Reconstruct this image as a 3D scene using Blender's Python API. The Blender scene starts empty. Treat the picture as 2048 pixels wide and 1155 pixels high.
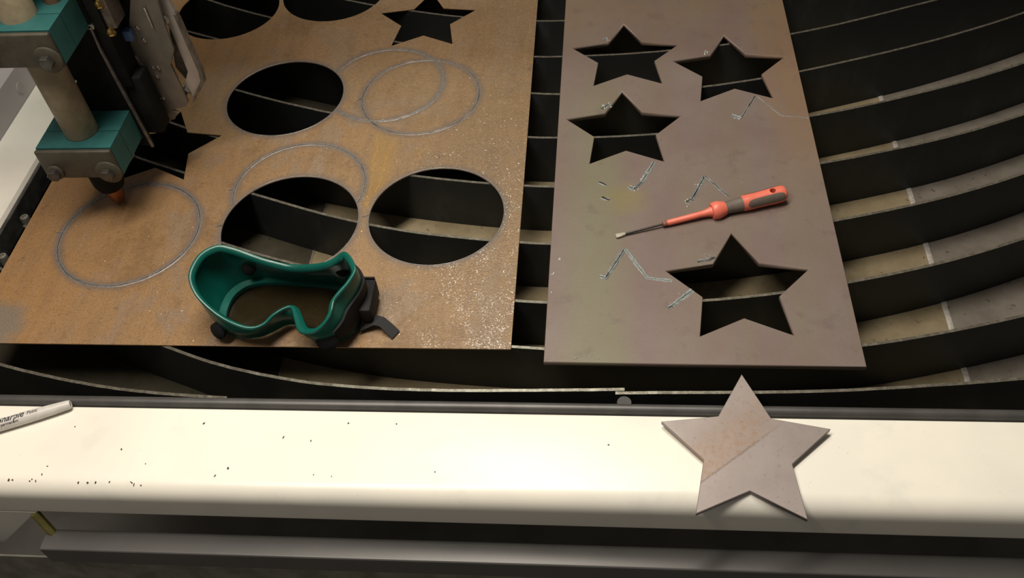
import bpy, bmesh, math, random
from math import sin, cos, pi, radians as RAD
from mathutils import Vector as V, Matrix
random.seed(7)
S = bpy.context.scene
C = S.collection

# ------------------------------------------------------------------ camera
cam_d = bpy.data.cameras.new('camera'); cam = bpy.data.objects.new('camera', cam_d); C.objects.link(cam)
RX = V((0.99545498, 0.06419561, -0.07034415)); UX = V((-0.0033637, 0.7618911, 0.64769641)); WX = V((-0.09517384, 0.644516, -0.75864423))
M = Matrix((RX, UX, -WX)).transposed().to_4x4(); M.translation = (0, 0, 0.76)
cam.matrix_world = M
cam_d.sensor_width = 36; cam_d.lens = 1850 / 2048 * 36; cam_d.clip_start = 0.02
S.camera = cam
# ------------------------------------------------------------------ light and exposure
S.view_settings.view_transform = 'Standard'; S.view_settings.look = 'None'
S.view_settings.gamma = 1; S.view_settings.use_curve_mapping = False
S.view_settings.exposure = 0.0
W = bpy.data.worlds.new('workshop'); S.world = W; W.use_nodes = True
W.node_tree.nodes['Background'].inputs[0].default_value = (1.0, 0.90, 0.80, 1)
W.node_tree.nodes['Background'].inputs[1].default_value = 0.125
def area(name, loc, to, sx, sy, power, col):
    d = bpy.data.lights.new(name, 'AREA'); d.shape = 'RECTANGLE'; d.size = sx; d.size_y = sy; d.energy = power; d.color = col
    o = bpy.data.objects.new(name, d); C.objects.link(o); o.location = loc
    o.rotation_euler = (V(to) - V(loc)).to_track_quat('-Z', 'Y').to_euler()
area('ceiling_lamp_beyond', (-0.28, 1.42, 1.6), (-0.1, 0.6, 0), 0.26, 0.13, 5.6, (0.95, 1.0, 0.88))
area('ceiling_lamp_overhead', (-0.34, 0.64, 1.45), (-0.30, 0.60, 0), 1.3, 0.25, 28.5, (1.0, 0.90, 0.77))

# ------------------------------------------------------------------ object helpers
POS = {}
def props(o, label=None, cat=None, group=None, kind=None):
    for k, v in (('label', label), ('category', cat), ('group', group), ('kind', kind)):
        if v: o[k] = v
def thing(name, loc, label, cat, group=None):
    o = bpy.data.objects.new(name, None); C.objects.link(o); o.location = loc; o.empty_display_size = .02
    POS[o] = V(loc); props(o, label, cat, group); return o
def put(name, me, mats, parent=None, smooth=False, origin=None, label=None, kind=None):
    for m in (mats if isinstance(mats, (list, tuple)) else [mats]):
        me.materials.append(m)
    co = [v.co for v in me.vertices]
    c = V(origin) if origin is not None else V([(min(p[i] for p in co) + max(p[i] for p in co)) / 2 for i in range(3)])
    me.transform(Matrix.Translation(-c))
    if smooth:
        for p in me.polygons: p.use_smooth = True
        if smooth != True:
            me.set_sharp_from_angle(angle=RAD(smooth))
    o = bpy.data.objects.new(name, me); C.objects.link(o); POS[o] = c
    if parent: o.parent = parent; o.location = c - POS[parent]
    else: o.location = c
    props(o, label, kind=kind); return o
def bm_mesh(bm, name='mesh'):
    bmesh.ops.recalc_face_normals(bm, faces=bm.faces)
    me = bpy.data.meshes.new(name); bm.to_mesh(me); bm.free(); return me
def bx(bm, lo, hi, bev=0, seg=2):
    t = bmesh.new(); bmesh.ops.create_cube(t, size=1)
    lo, hi = V(lo), V(hi)
    for v in t.verts: v.co = V([lo[i] + (v.co[i] + .5) * (hi[i] - lo[i]) for i in range(3)])
    if bev: bmesh.ops.bevel(t, geom=t.edges[:], offset=bev, segments=seg, profile=.5, affect='EDGES')
    join(bm, t)
def join(bm, t, mi=None):
    me = bpy.data.meshes.new('t'); t.to_mesh(me); t.free()
    n = len(bm.faces); bm.from_mesh(me); bpy.data.meshes.remove(me)
    if mi is not None:
        bm.faces.ensure_lookup_table()
        for f in bm.faces[n:]: f.material_index = mi
def box(name, lo, hi, mat, parent, bev=.001, **k):
    bm = bmesh.new(); bx(bm, lo, hi, bev); return put(name, bm_mesh(bm), mat, parent, smooth=35, **k)
def frame(d):
    d = V(d).normalized(); a = V((0, 0, 1)) if abs(d.z) < .9 else V((0, 1, 0))
    x = a.cross(d).normalized(); return x, d.cross(x), d       # x horizontal, y 'up', d axis
def lathe(bm, A, D, prof, n=28, a0=0, a1=2 * pi, cap=True):
    A = V(A); x, y, d = frame(D); rings = []; full = abs(a1 - a0 - 2 * pi) < 1e-6
    m = n if full else n + 1
    for (t, r) in prof:
        rings.append([bm.verts.new(A + d * t + x * r * cos(a0 + (a1 - a0) * i / n) + y * r * sin(a0 + (a1 - a0) * i / n)) for i in range(m)])
    for a, b in zip(rings, rings[1:]):
        for i in range(n):
            j = (i + 1) % m; bm.faces.new((a[i], a[j], b[j], b[i]))
    if cap and full:
        bm.faces.new(rings[0][::-1]); bm.faces.new(rings[-1])
def turned(name, A, D, prof, mat, parent, n=28, sm=40, **k):
    bm = bmesh.new(); lathe(bm, A, D, prof, n); return put(name, bm_mesh(bm), mat, parent, smooth=sm, **k)
def tube(bm, pts, r, n=8, closed=False):
    pts = [V(p) for p in pts]; N = len(pts); rings = []
    up = V((0, 0, 1))
    for i, p in enumerate(pts):
        a = pts[(i - 1) % N] if (closed or i) else p; b = pts[(i + 1) % N] if (closed or i < N - 1) else p
        d = (b - a).normalized(); x = d.cross(up)
        x = x.normalized() if x.length > 1e-4 else V((1, 0, 0)); y = x.cross(d)
        rings.append([bm.verts.new(p + x * r * cos(2 * pi * k / n) + y * r * sin(2 * pi * k / n)) for k in range(n)])
    for i in range(N if closed else N - 1):
        a, b = rings[i], rings[(i + 1) % N]
        for k in range(n): bm.faces.new((a[k], a[(k + 1) % n], b[(k + 1) % n], b[k]))
    if not closed: bm.faces.new(rings[0]); bm.faces.new(rings[-1][::-1])
def prism(bm, poly, f0, f1):
    """poly: 2-D points, f0/f1 map a 2-D point to the two end faces"""
    a = [bm.verts.new(f0(*p)) for p in poly]; b = [bm.verts.new(f1(*p)) for p in poly]
    bm.faces.new(a); bm.faces.new(b[::-1])
    for i in range(len(poly)):
        j = (i + 1) % len(poly); bm.faces.new((a[j], a[i], b[i], b[j]))
def xz_plate(name, poly, y0, y1, mat, parent, bev=.0006, **k):
    bm = bmesh.new(); prism(bm, poly, lambda x, z: (x, y0, z), lambda x, z: (x, y1, z))
    if bev: bmesh.ops.bevel(bm, geom=bm.edges[:], offset=bev, segments=1, affect='EDGES')
    return put(name, bm_mesh(bm), mat, parent, **k)
def sheet_mesh(outer, holes, z0, z1, bev=.0003):
    cu = bpy.data.curves.new('c', 'CURVE'); cu.dimensions = '2D'; cu.fill_mode = 'BOTH'
    for loop in [outer] + holes:
        sp = cu.splines.new('POLY'); sp.points.add(len(loop) - 1)
        for p, q in zip(sp.points, loop): p.co = (q[0], q[1], 0, 1)
        sp.use_cyclic_u = True
    cu.extrude = (z1 - z0) / 2 - bev; cu.bevel_depth = bev; cu.offset = -bev; cu.bevel_resolution = 0
    o = bpy.data.objects.new('c', cu); C.objects.link(o)
    bpy.context.view_layer.update()
    me = bpy.data.meshes.new_from_object(o.evaluated_get(bpy.context.evaluated_depsgraph_get()))
    bpy.data.objects.remove(o); bpy.data.curves.remove(cu); me.materials.clear()
    me.transform(Matrix.Translation((0, 0, (z0 + z1) / 2)))
    return me
def circle(cx, cy, r, n=96, a0=0, a1=2 * pi, ends=False):
    return [(cx + r * cos(a0 + (a1 - a0) * i / n), cy + r * sin(a0 + (a1 - a0) * i / n)) for i in range(n + (1 if ends else 0))]
def star(cx, cy, R, ri, rot):
    return [(cx + (R, ri)[i % 2] * cos(pi / 2 + RAD(rot) - i * pi / 5), cy + (R, ri)[i % 2] * sin(pi / 2 + RAD(rot) - i * pi / 5)) for i in range(10)]
def spline(xs, ys):
    n = len(xs); a = list(ys); h = [xs[i + 1] - xs[i] for i in range(n - 1)]
    l = [1] * n; mu = [0] * n; z = [0] * n
    for i in range(1, n - 1):
        al = 3 * ((a[i + 1] - a[i]) / h[i] - (a[i] - a[i - 1]) / h[i - 1])
        l[i] = 2 * (xs[i + 1] - xs[i - 1]) - h[i - 1] * mu[i - 1]; mu[i] = h[i] / l[i]; z[i] = (al - h[i - 1] * z[i - 1]) / l[i]
    c = [0] * n
    for j in range(n - 2, -1, -1): c[j] = z[j] - mu[j] * c[j + 1]
    def f(x):
        i = max(0, min(n - 2, next((k for k in range(n - 1) if x <= xs[k + 1]), n - 2)))
        d = x - xs[i]; b = (a[i + 1] - a[i]) / h[i] - h[i] * (c[i + 1] + 2 * c[i]) / 3; dd = (c[i + 1] - c[i]) / (3 * h[i])
        return a[i] + b * d + c[i] * d * d + dd * d ** 3
    return f

# ------------------------------------------------------------------ material helpers
class Mat:
    def __init__(s, name):
        s.m = bpy.data.materials.new(name); s.m.use_nodes = True; s.t = s.m.node_tree
        s.b = s.t.nodes['Principled BSDF']; s.co = s.t.nodes.new('ShaderNodeTexCoord').outputs['Object']
    def n(s, kind, **k):
        o = s.t.nodes.new('ShaderNode' + kind)
        for a, v in k.items(): setattr(o, a, v)
        return o
    def put(s, sock, v):
        if isinstance(v, bpy.types.NodeSocket): s.t.links.new(v, sock)
        elif isinstance(v, tuple) and len(v) == 3 and sock.type == 'RGBA': sock.default_value = (*v, 1)
        else: sock.default_value = v
    def math(s, op, a, b=0.0, c=None, clamp=False):
        o = s.n('Math', operation=op, use_clamp=clamp); s.put(o.inputs[0], a); s.put(o.inputs[1], b)
        if c is not None: s.put(o.inputs[2], c)
        return o.outputs[0]
    def mix(s, f, a, b):
        o = s.n('Mix', data_type='RGBA'); s.put(o.inputs[0], f); s.put(o.inputs[6], a); s.put(o.inputs[7], b); return o.outputs[2]
    def map(s, scale=(1, 1, 1), loc=(0, 0, 0), rot=(0, 0, 0)):
        o = s.n('Mapping'); s.put(o.inputs[0], s.co); o.inputs[1].default_value = loc; o.inputs[2].default_value = rot; o.inputs[3].default_value = scale
        return o.outputs[0]
    def noise(s, scale, detail=4, rough=.6, vec=None):
        o = s.n('TexNoise'); s.put(o.inputs['Vector'], vec or s.co); o.inputs['Scale'].default_value = scale
        o.inputs['Detail'].default_value = detail; o.inputs['Roughness'].default_value = rough; return o.outputs[0]
    def ramp(s, f, lo, hi):
        o = s.n('MapRange', clamp=True, interpolation_type='SMOOTHSTEP'); s.put(o.inputs[0], f); s.put(o.inputs[1], lo); s.put(o.inputs[2], hi); return o.outputs[0]
    def xyz(s):
        o = s.n('SeparateXYZ'); s.put(o.inputs[0], s.co); return o.outputs
    def dist(s, p):
        o = s.n('VectorMath', operation='DISTANCE'); s.put(o.inputs[0], s.co); o.inputs[1].default_value = p; return o.outputs['Value']
    def bump(s, h, strength, d=.001):
        o = s.n('Bump'); o.inputs['Strength'].default_value = 1.0; s.put(o.inputs['Strength'], strength); o.inputs['Distance'].default_value = d; s.put(o.inputs['Height'], h)
        s.put(s.b.inputs['Normal'], o.outputs[0])
    def set(s, col=None, rough=None, metal=None, **k):
        if col is not None: s.put(s.b.inputs['Base Color'], col)
        if rough is not None: s.put(s.b.inputs['Roughness'], rough)
        if metal is not None: s.put(s.b.inputs['Metallic'], metal)
        for a, v in k.items(): s.put(s.b.inputs[a.replace('_', ' ')], v)
        return s.m
def plain(name, col, rough=.5, metal=0, var=.25, scale=60, bump=0, **k):
    m = Mat(name); f = m.ramp(m.noise(scale), .3, .7)
    c = m.mix(f, tuple(x * (1 - var) for x in col), tuple(min(1, x * (1 + var)) for x in col))
    if bump: m.bump(m.noise(scale * 8), bump, .0005)
    return m.set(c, rough, metal, **k)

# painted cream rim of the table
def cream():
    m = Mat('cream_paint')
    c = m.mix(m.ramp(m.noise(9), .35, .7), (.86, .83, .74), (.80, .78, .71))
    c = m.mix(m.math('MULTIPLY', m.ramp(m.noise(420, 2), .70, .78), .5), c, (.45, .40, .33))
    g = m.math('MULTIPLY', m.ramp(m.noise(14, 5), .55, .72), .35)
    c = m.mix(g, c, (.60, .61, .57))
    m.bump(m.noise(900, 2), .06, .0004)
    return m.set(c, m.math('MULTIPLY_ADD', m.noise(12), .12, .26), 0)
CREAM = cream()
RAILGREY = plain('grey_rail_paint', (.082, .080, .078), .36, 0, .08, 14)
LIPSTEEL = plain('lip_steel', (.085, .082, .080), .42, .3, .15, 30)
PANELDARK = plain('dark_panel_paint', (.21, .205, .17), .6, 0, .3, 30)
OLIVE = plain('olive_tab_paint', (.16, .14, .04), .55, 0, .2, 60)
HOUSING = plain('grey_housing_paint', (.42, .39, .40), .4, 0, .06, 8)
BLACKSTEEL = Mat('black_slat_steel')
_c = BLACKSTEEL.mix(BLACKSTEEL.ramp(BLACKSTEEL.noise(14, 6, .65, BLACKSTEEL.map((1, 1, .5))), .52, .75), (.021, .0245, .0265), (.044, .048, .050))
BLACKSTEEL = BLACKSTEEL.set(_c, .5, .25)
def slattop():
    m = Mat('slat_burnt_edge')
    f = m.ramp(m.noise(160, 6, .7), .4, .65)
    c = m.mix(f, (.15, .136, .108), (.26, .238, .195)); m.bump(m.noise(500, 3), .14, .0008)
    return m.set(c, .33, .6)
SLATTOP = slattop()
def trayfloor(name, a, b):
    m = Mat(name); c = m.mix(m.ramp(m.noise(26, 7, .7), .3, .7), a, b)
    c = m.mix(m.ramp(m.noise(110, 4, .6), .62, .74), c, tuple(x * .35 for x in a))
    return m.set(c, .85, 0, Specular_IOR_Level=.2)
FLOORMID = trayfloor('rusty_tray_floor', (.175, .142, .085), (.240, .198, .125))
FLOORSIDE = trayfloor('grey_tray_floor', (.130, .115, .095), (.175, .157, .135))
FLOORLEFT = trayfloor('shaded_tray_floor', (.032, .028, .018), (.046, .040, .027))  # shade on the left floor is put into this darker colour
SEAM = plain('tray_seam_steel', (.40, .38, .35), .5, .2, .2, 200)

# left sheet: rust; object origin at (-.39,.885,0)
OL = V((-.39, .885, 0))
GROOVES = [(-.5586, .7319, .0837), (-.2395, .983, .0786), (-.2905, 1.0099, .0785), (-.3672, .8063, .0811)]
HOLES = [(-.1921, .7601, .0795), (-.4255, .985, .0791), (-.3653, .7457, .0812), (-.563, 1.200, .077), (-.4063, 1.2412, .079)]
def rust():
    m = Mat('rusty_sheet_steel')
    X, Y, Z = m.xyz()
    big = m.ramp(m.noise(7, 5, .6), .32, .68); fine = m.ramp(m.noise(160, 5, .7), .3, .7)
    streak = m.ramp(m.noise(1, 6, .65, m.map((60, 7, 1))), .42, .72)
    c = m.mix(big, (.315, .185, .082), (.255, .160, .082))
    c = m.mix(m.math('MULTIPLY', m.ramp(m.noise(17, 6, .65, m.map((1, .6, 1), (3, 1, 0))), .48, .60), .75), c, (.235, .180, .140))
    c = m.mix(m.math('MULTIPLY', m.ramp(m.noise(12, 6, .7, m.map((1, .7, 1), (7, 5, 0))), .52, .64), .75), c, (.165, .095, .042))
    left = m.ramp(X, -.06, -.28)
    c = m.mix(m.math('MULTIPLY', left, .75), c, (.345, .180, .062))
    right = m.ramp(m.math('ADD', X, m.math('MULTIPLY', Y, .5)), -.05, .28)
    c = m.mix(m.math('MULTIPLY', right, .7), c, (.205, .145, .085))
    c = m.mix(m.math('MULTIPLY', streak, .35), c, (.15, .085, .042))
    c = m.mix(m.math('MULTIPLY', fine, .30), c, (.40, .25, .12))
    c = m.mix(m.math('MULTIPLY', m.ramp(m.noise(260, 4, .7), .54, .68), .5), c, (.13, .078, .042))
    c = m.mix(m.math('MULTIPLY', m.ramp(m.noise(85, 5, .75, m.map((1, .8, 1), (2, 9, 0))), .56, .68), .45), c, (.33, .235, .15))
    c = m.mix(m.math('MULTIPLY', m.ramp(m.noise(30, 6, .75, m.map((1, .8, 1), (12, 3, 0))), .62, .70), .6), c, (.105, .075, .058))
    # yellow run marks
    wob = m.math('MULTIPLY_ADD', m.noise(45, 4, .7), .026, -.013)
    for (x0, x1, ya, yb, w) in ((-.286, -.276, .765, .915, .0013), (-.262, -.271, .755, .905, .0012), (-.385, -.392, .825, .875, .0009), (-.225, -.228, .855, .885, .0009)):
        xl = m.math('MULTIPLY_ADD', m.math('SUBTRACT', Y, ya - OL.y), -(x0 - x1) / -(yb - ya), x1 - OL.x)
        d = m.math('ABSOLUTE', m.math('ADD', m.math('SUBTRACT', X, xl), wob))
        f = m.math('MULTIPLY', m.ramp(d, w, w * .3), m.math('MULTIPLY', m.ramp(Y, ya - OL.y - .004, ya - OL.y + .004), m.ramp(Y, yb - OL.y + .01, yb - OL.y - .03)))
        c = m.mix(m.math('MULTIPLY', f, m.math('MULTIPLY_ADD', m.noise(120, 3), 1.3, -.1, True)), c, (.46, .25, .045))
    band = m.math('MULTIPLY', m.ramp(m.math('ABSOLUTE', m.math('SUBTRACT', X, -.272 - OL.x)), .022, .006), m.math('MULTIPLY', m.ramp(Y, .73 - OL.y, .77 - OL.y), m.ramp(Y, .93 - OL.y, .88 - OL.y)))
    c = m.mix(m.math('MULTIPLY', band, .5), c, (.34, .20, .05))
    # worn grey corner
    gy = m.math('ADD', m.dist((-.665 - OL.x, .592 - OL.y, 0)), m.math('MULTIPLY_ADD', m.noise(30), .05, -.025))
    c = m.mix(m.math('MULTIPLY', m.ramp(gy, .045, .015), .75), c, (.17, .165, .145))
    # heat tint beside the cuts
    tint = None
    for (cx, cy, r) in GROOVES + HOLES[:3]:
        d = m.math('ABSOLUTE', m.math('SUBTRACT', m.dist((cx - OL.x, cy - OL.y, 0)), r))
        k = m.ramp(m.math('ADD', d, m.math('MULTIPLY_ADD', m.noise(60), .006, -.003)), .011, .0015)
        tint = k if tint is None else m.math('MAXIMUM', tint, k)
    c = m.mix(m.math('MULTIPLY', tint, .62), c, (.140, .112, .100))
    spk = m.ramp(m.math('ADD', X, m.math('MULTIPLY_ADD', m.noise(16, 4), .22, -.11)), .15, .26)
    c = m.mix(m.math('MULTIPLY', m.ramp(m.noise(520, 2, .6), .35, .65), .28), c, (.10, .062, .036))
    h = m.math('ADD', m.math('MULTIPLY', m.noise(420, 3, .6), 1.0), m.math('MULTIPLY', m.noise(1400, 2, .5), .4))
    m.bump(h, m.math('MULTIPLY_ADD', spk, .42, .22), .0010)
    # crystalline mill surface: tiny facets tilted at random, clearest near the right edge
    vo = m.n('TexVoronoi'); m.put(vo.inputs['Vector'], m.co); vo.inputs['Scale'].default_value = 950
    sb = m.n('VectorMath', operation='SUBTRACT'); m.put(sb.inputs[0], vo.outputs['Color']); sb.inputs[1].default_value = (.5, .5, .5)
    sc = m.n('VectorMath', operation='SCALE'); m.put(sc.inputs[0], sb.outputs[0]); m.put(sc.inputs['Scale'], .52)
    ad = m.n('VectorMath', operation='ADD'); m.put(ad.inputs[0], sc.outputs[0]); m.put(ad.inputs[1], m.n('NewGeometry').outputs['Normal'])
    nm = m.n('VectorMath', operation='NORMALIZE'); m.put(nm.inputs[0], ad.outputs[0])
    cl = m.math('MULTIPLY', m.ramp(m.noise(34, 5, .7), .40, .60), m.math('MULTIPLY_ADD', spk, .85, .15))
    m.put(m.b.inputs['Coat Weight'], cl); m.put(m.b.inputs['Coat Roughness'], .17); m.put(m.b.inputs['Coat Normal'], nm.outputs[0])
    rough = m.math('SUBTRACT', m.math('MULTIPLY_ADD', m.noise(60), .18, .42), m.math('MULTIPLY', spk, .16))
    return m.set(c, rough, .12)
RUST = rust()
# right plate: mill scale; object origin at (.1,.865,.001)
OR_ = V((.1, .865, .001))
def millscale():
    m = Mat('mill_scale_plate'); X, Y, Z = m.xyz()
    st = m.ramp(m.noise(1, 6, .6, m.map((26, 2.4, 1))), .35, .7)
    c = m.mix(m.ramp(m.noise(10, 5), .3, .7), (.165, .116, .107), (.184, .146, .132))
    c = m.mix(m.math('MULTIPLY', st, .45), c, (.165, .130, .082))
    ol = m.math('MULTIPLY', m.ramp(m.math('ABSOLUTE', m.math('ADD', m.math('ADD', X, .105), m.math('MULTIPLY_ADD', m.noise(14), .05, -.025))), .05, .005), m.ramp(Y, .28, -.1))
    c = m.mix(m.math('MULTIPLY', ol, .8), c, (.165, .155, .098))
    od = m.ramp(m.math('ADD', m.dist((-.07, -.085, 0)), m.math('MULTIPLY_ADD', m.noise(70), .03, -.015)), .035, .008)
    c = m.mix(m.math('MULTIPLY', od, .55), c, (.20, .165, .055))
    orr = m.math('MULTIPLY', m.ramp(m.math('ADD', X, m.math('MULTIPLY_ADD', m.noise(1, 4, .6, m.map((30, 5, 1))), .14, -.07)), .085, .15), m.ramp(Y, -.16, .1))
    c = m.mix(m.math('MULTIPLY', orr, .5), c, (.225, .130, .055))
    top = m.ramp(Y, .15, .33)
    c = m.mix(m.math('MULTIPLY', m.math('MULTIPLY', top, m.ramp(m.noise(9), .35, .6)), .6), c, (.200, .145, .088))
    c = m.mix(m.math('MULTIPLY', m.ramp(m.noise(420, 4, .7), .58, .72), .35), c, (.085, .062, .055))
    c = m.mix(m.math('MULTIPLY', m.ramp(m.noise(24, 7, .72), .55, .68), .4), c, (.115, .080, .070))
    m.bump(m.noise(600, 3), .15, .0006)
    return m.set(c, m.math('MULTIPLY_ADD', m.noise(22, 5), .2, .40), .15)
MILL = millscale()
def starmat():
    m = Mat('star_piece_steel'); X, Y, Z = m.xyz(); Y = m.math('SUBTRACT', Y, .0381)
    c = m.mix(m.ramp(m.noise(30, 5), .3, .7), (.250, .212, .200), (.285, .243, .230))
    # rolled-in mark: a straight step from lower left to upper right with rusty speckle above it
    d = m.math('ADD', m.math('MULTIPLY', X, -.62), m.math('MULTIPLY', Y, .785))
    side = m.ramp(d, -.001, .002); fade = m.ramp(d, .055, .015)
    sp = m.ramp(m.noise(190, 5, .7), .45, .65)
    xm = m.ramp(X, .045, .0)
    c = m.mix(m.math('MULTIPLY', m.math('MULTIPLY', side, m.math('MULTIPLY', fade, xm)), m.math('MULTIPLY_ADD', sp, .5, .35)), c, (.25, .155, .095))
    line = m.math('MULTIPLY', m.ramp(m.math('ABSOLUTE', m.math('ADD', d, m.math('MULTIPLY_ADD', m.noise(260), .003, -.0015))), .0016, .0004), m.math('MULTIPLY', xm, m.ramp(m.noise(120), .3, .5)))
    c = m.mix(m.math('MULTIPLY', line, .6), c, (.14, .095, .07))
    c = m.mix(m.math('MULTIPLY', m.ramp(m.noise(300, 4, .7), .60, .70), .5), c, (.12, .095, .085))
    m.bump(m.noise(700, 3), .05, .0005)
    return m.set(c, .42, .2)
STARM = starmat()
BEAD = plain('dross_bead', (.205, .188, .175), .45, .35, .2, 300, .1)
KERF = plain('kerf_black', (.012, .011, .012), .8, 0, .1)
SPAT = plain('spatter_steel', (.235, .255, .25), .5, .25, .35, 500, .4)
CHIP = plain('chip_dark', (.05, .04, .03), .7)

# ------------------------------------------------------------------ setting
bm = bmesh.new(); bx(bm, (-2.6, -1.4, -.86), (2.4, 3.2, -.84))
o = put('floor', bm_mesh(bm), plain('concrete_floor', (.16, .155, .14), .8, 0, .2, 5)); o['kind'] = 'structure'

wallpaint = plain('wall_paint', (.34, .32, .29), .8, 0, .05, 3)
for nm, lo, hi in (('wall_back', (-2.6, 3.2, -.86), (2.4, 3.25, 2.6)), ('wall_left', (-2.65, -1.4, -.86), (-2.6, 3.2, 2.6)), ('wall_right', (2.4, -1.4, -.86), (2.45, 3.2, 2.6))):
    bm = bmesh.new(); bx(bm, lo, hi); o = put(nm, bm_mesh(bm), wallpaint); o['kind'] = 'structure'

# ------------------------------------------------------------------ cutting table
T = thing('cutting_table', (0, .9, -.84), 'plasma cutting table with cream painted rim and black upright slats over a shallow tray', 'table')
XL, XR = -1.0, 1.05
def xprofile(name, poly, mat, x0=XL, x1=XR, sm=30, **k):
    bm = bmesh.new(); prism(bm, poly, lambda y, z: (x0, y, z), lambda y, z: (x1, y, z)); return put(name, bm_mesh(bm), mat, T, smooth=sm, **k)
def arc(cy, cz, r, a0, a1, n=10): return [(cy + r * cos(RAD(a0 + (a1 - a0) * i / n)), cz + r * sin(RAD(a0 + (a1 - a0) * i / n))) for i in range(n + 1)]
LZ = .002
prof = arc(.4835, LZ - .003, .003, 0, 90, 4) + arc(.409, LZ - .018, .018, 90, 180, 14) + [(.391, -.040)] + arc(.394, -.040, .003, 180, 270, 4) + [(.4865, -.043)]
xprofile('front_rim', prof, CREAM)
xprofile('front_lip', arc(.4935, .0000, .0055, 0, 180, 12) + [(.4880, -.045), (.4990, -.045)], LIPSTEEL)
xprofile('channel_back', [(.462, -.0435), (.462, -.150), (.466, -.150), (.466, -.0435)], plain('recess_shade', (.012, .013, .013), .8, 0, .3, 40, Specular_IOR_Level=.15))  # near-black colour stands in for the shade in the recess
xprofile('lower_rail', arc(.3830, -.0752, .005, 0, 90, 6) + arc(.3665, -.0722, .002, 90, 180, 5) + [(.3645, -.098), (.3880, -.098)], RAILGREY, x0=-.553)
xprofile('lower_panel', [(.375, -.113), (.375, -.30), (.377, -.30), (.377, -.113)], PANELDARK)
xz_plate('gusset_plate', [(-.553, -.043), (-.563, -.050), (-.640, -.130), (-.70, -.20), (-1.0, -.20), (-1.0, -.043)], .391, .394, CREAM, T)
bm = bmesh.new(); tube(bm, [(-.5575, .3915, -.046), (-.5455, .3815, -.076)], .0045, 6)
put('rail_end_tab', bm_mesh(bm), OLIVE, T)
bm = bmesh.new(); tube(bm, [(-.50, .383, -.115), (-.42, .383, -.20)], .004, 6)
put('panel_cable', bm_mesh(bm), plain('cable_black', (.02, .02, .02), .6), T)
# left rim and the rail housing behind it
bm = bmesh.new(); prism(bm, [(-.727, -.003), (-.730, LZ), (-.795, LZ), (-.795, -.09), (-.727, -.09)], lambda x, z: (x, .4865, z), lambda x, z: (x, 2.0, z))
put('left_rim', bm_mesh(bm), CREAM, T)
bm = bmesh.new(); bx(bm, (-1.0, .7, -.09), (-.7955, 2.0, .047), .0015)
put('rail_housing', bm_mesh(bm), HOUSING, T, smooth=35)
turned('housing_plug', (-.7955, .987, .022), (1, 0, 0), [(0, .008), (.0012, .008), (.0016, .007), (.0016, 0.0005)], HOUSING, T)
bm = bmesh.new(); bx(bm, (-.7265, .4995, -.03), (-.7215, 2.0, -.001), .001)
put('left_lip', bm_mesh(bm), plain('worn_lip_paint', (.07, .068, .065), .4, .2, .4, 50), T)
box('tray_wall', (-.732, .4995, -.10), (-.727, 2.0, -.03), BLACKSTEEL, T, 0)
box('tray_wall', (.96, .4995, -.10), (.97, 2.0, -.03), BLACKSTEEL, T, 0)
box('tray_wall', (-.727, 1.99, -.10), (.96, 2.0, -.003), BLACKSTEEL, T, 0)
FZ = -.0765
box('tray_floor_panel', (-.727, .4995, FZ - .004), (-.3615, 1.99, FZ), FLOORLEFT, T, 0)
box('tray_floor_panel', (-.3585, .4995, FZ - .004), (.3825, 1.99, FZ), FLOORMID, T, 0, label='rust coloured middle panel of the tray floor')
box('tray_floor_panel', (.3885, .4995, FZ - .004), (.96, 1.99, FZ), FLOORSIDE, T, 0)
box('seam_strip', (.3825, .4995, FZ - .004), (.3885, 1.99, FZ + .001), SEAM, T, .0003)
box('seam_strip', (-.3615, .4995, FZ - .004), (-.3585, 1.99, FZ + .0005), FLOORSIDE, T, .0002)
for x in (-.95, .95):
    for y in (.5, 1.9): box('leg', (x - .03, y - .03, -.84), (x + .03, y + .03, -.1), HOUSING, T, .002)
# slats: bent strips on edge; front top edge given as (x, y)
def arcpts(c, r, xs): return [(x, c[1] - math.sqrt(r * r - (x - c[0]) ** 2)) for x in xs]
def slat(pts, x0, x1, t=.0034, ztop=-.002):
    f = spline([p[0] for p in pts], [p[1] for p in pts]); n = 64
    bm = bmesh.new(); rows = []
    for i in range(n + 1):
        x = x0 + (x1 - x0) * i / n; y = f(x); s = (f(x + .001) - f(x - .001)) / .002; L = math.hypot(1, s)
        nx, ny = -s / L * t, 1 / L * t
        jz = random.uniform(-.0005, 0)
        rows.append([bm.verts.new(q) for q in ((x, y, FZ), (x, y, ztop + jz), (x + nx, y + ny, ztop + jz), (x + nx, y + ny, FZ))])
    for a, b in zip(rows, rows[1:]):
        for k in range(4):
            fc = bm.faces.new((a[k], a[(k + 1) % 4], b[(k + 1) % 4], b[k])); fc.material_index = 1 if k == 1 else 0
    bm.faces.new(rows[0]); bm.faces.new(rows[-1][::-1])
    return put('slat', bm_mesh(bm), [BLACKSTEEL, SLATTOP], T)
Lx = (-.70, -.6, -.5, -.4); Rx = (.5, .6, .7, .85)
slat(arcpts((-.026, 2.115), .965, (-.70, -.6, -.5)) + [(-.387, 1.220), (-.282, 1.186), (-.201, 1.166), (-.073, 1.151), (.06, 1.157), (.26, 1.195), (.363, 1.226), (.468, 1.265), (.6, 1.325), (.85, 1.48)], -.70, .90)
slat(arcpts((.117, 2.619), 1.565, (-.70, -.65)) + [(-.598, 1.226), (-.498, 1.179), (-.28, 1.105), (-.075, 1.065), (-.017, 1.0655), (.086, 1.073), (.26, 1.106), (.363, 1.140), (.468, 1.180), (.6, 1.233), (.7, 1.282), (.85, 1.37)], -.70, .90)
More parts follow.
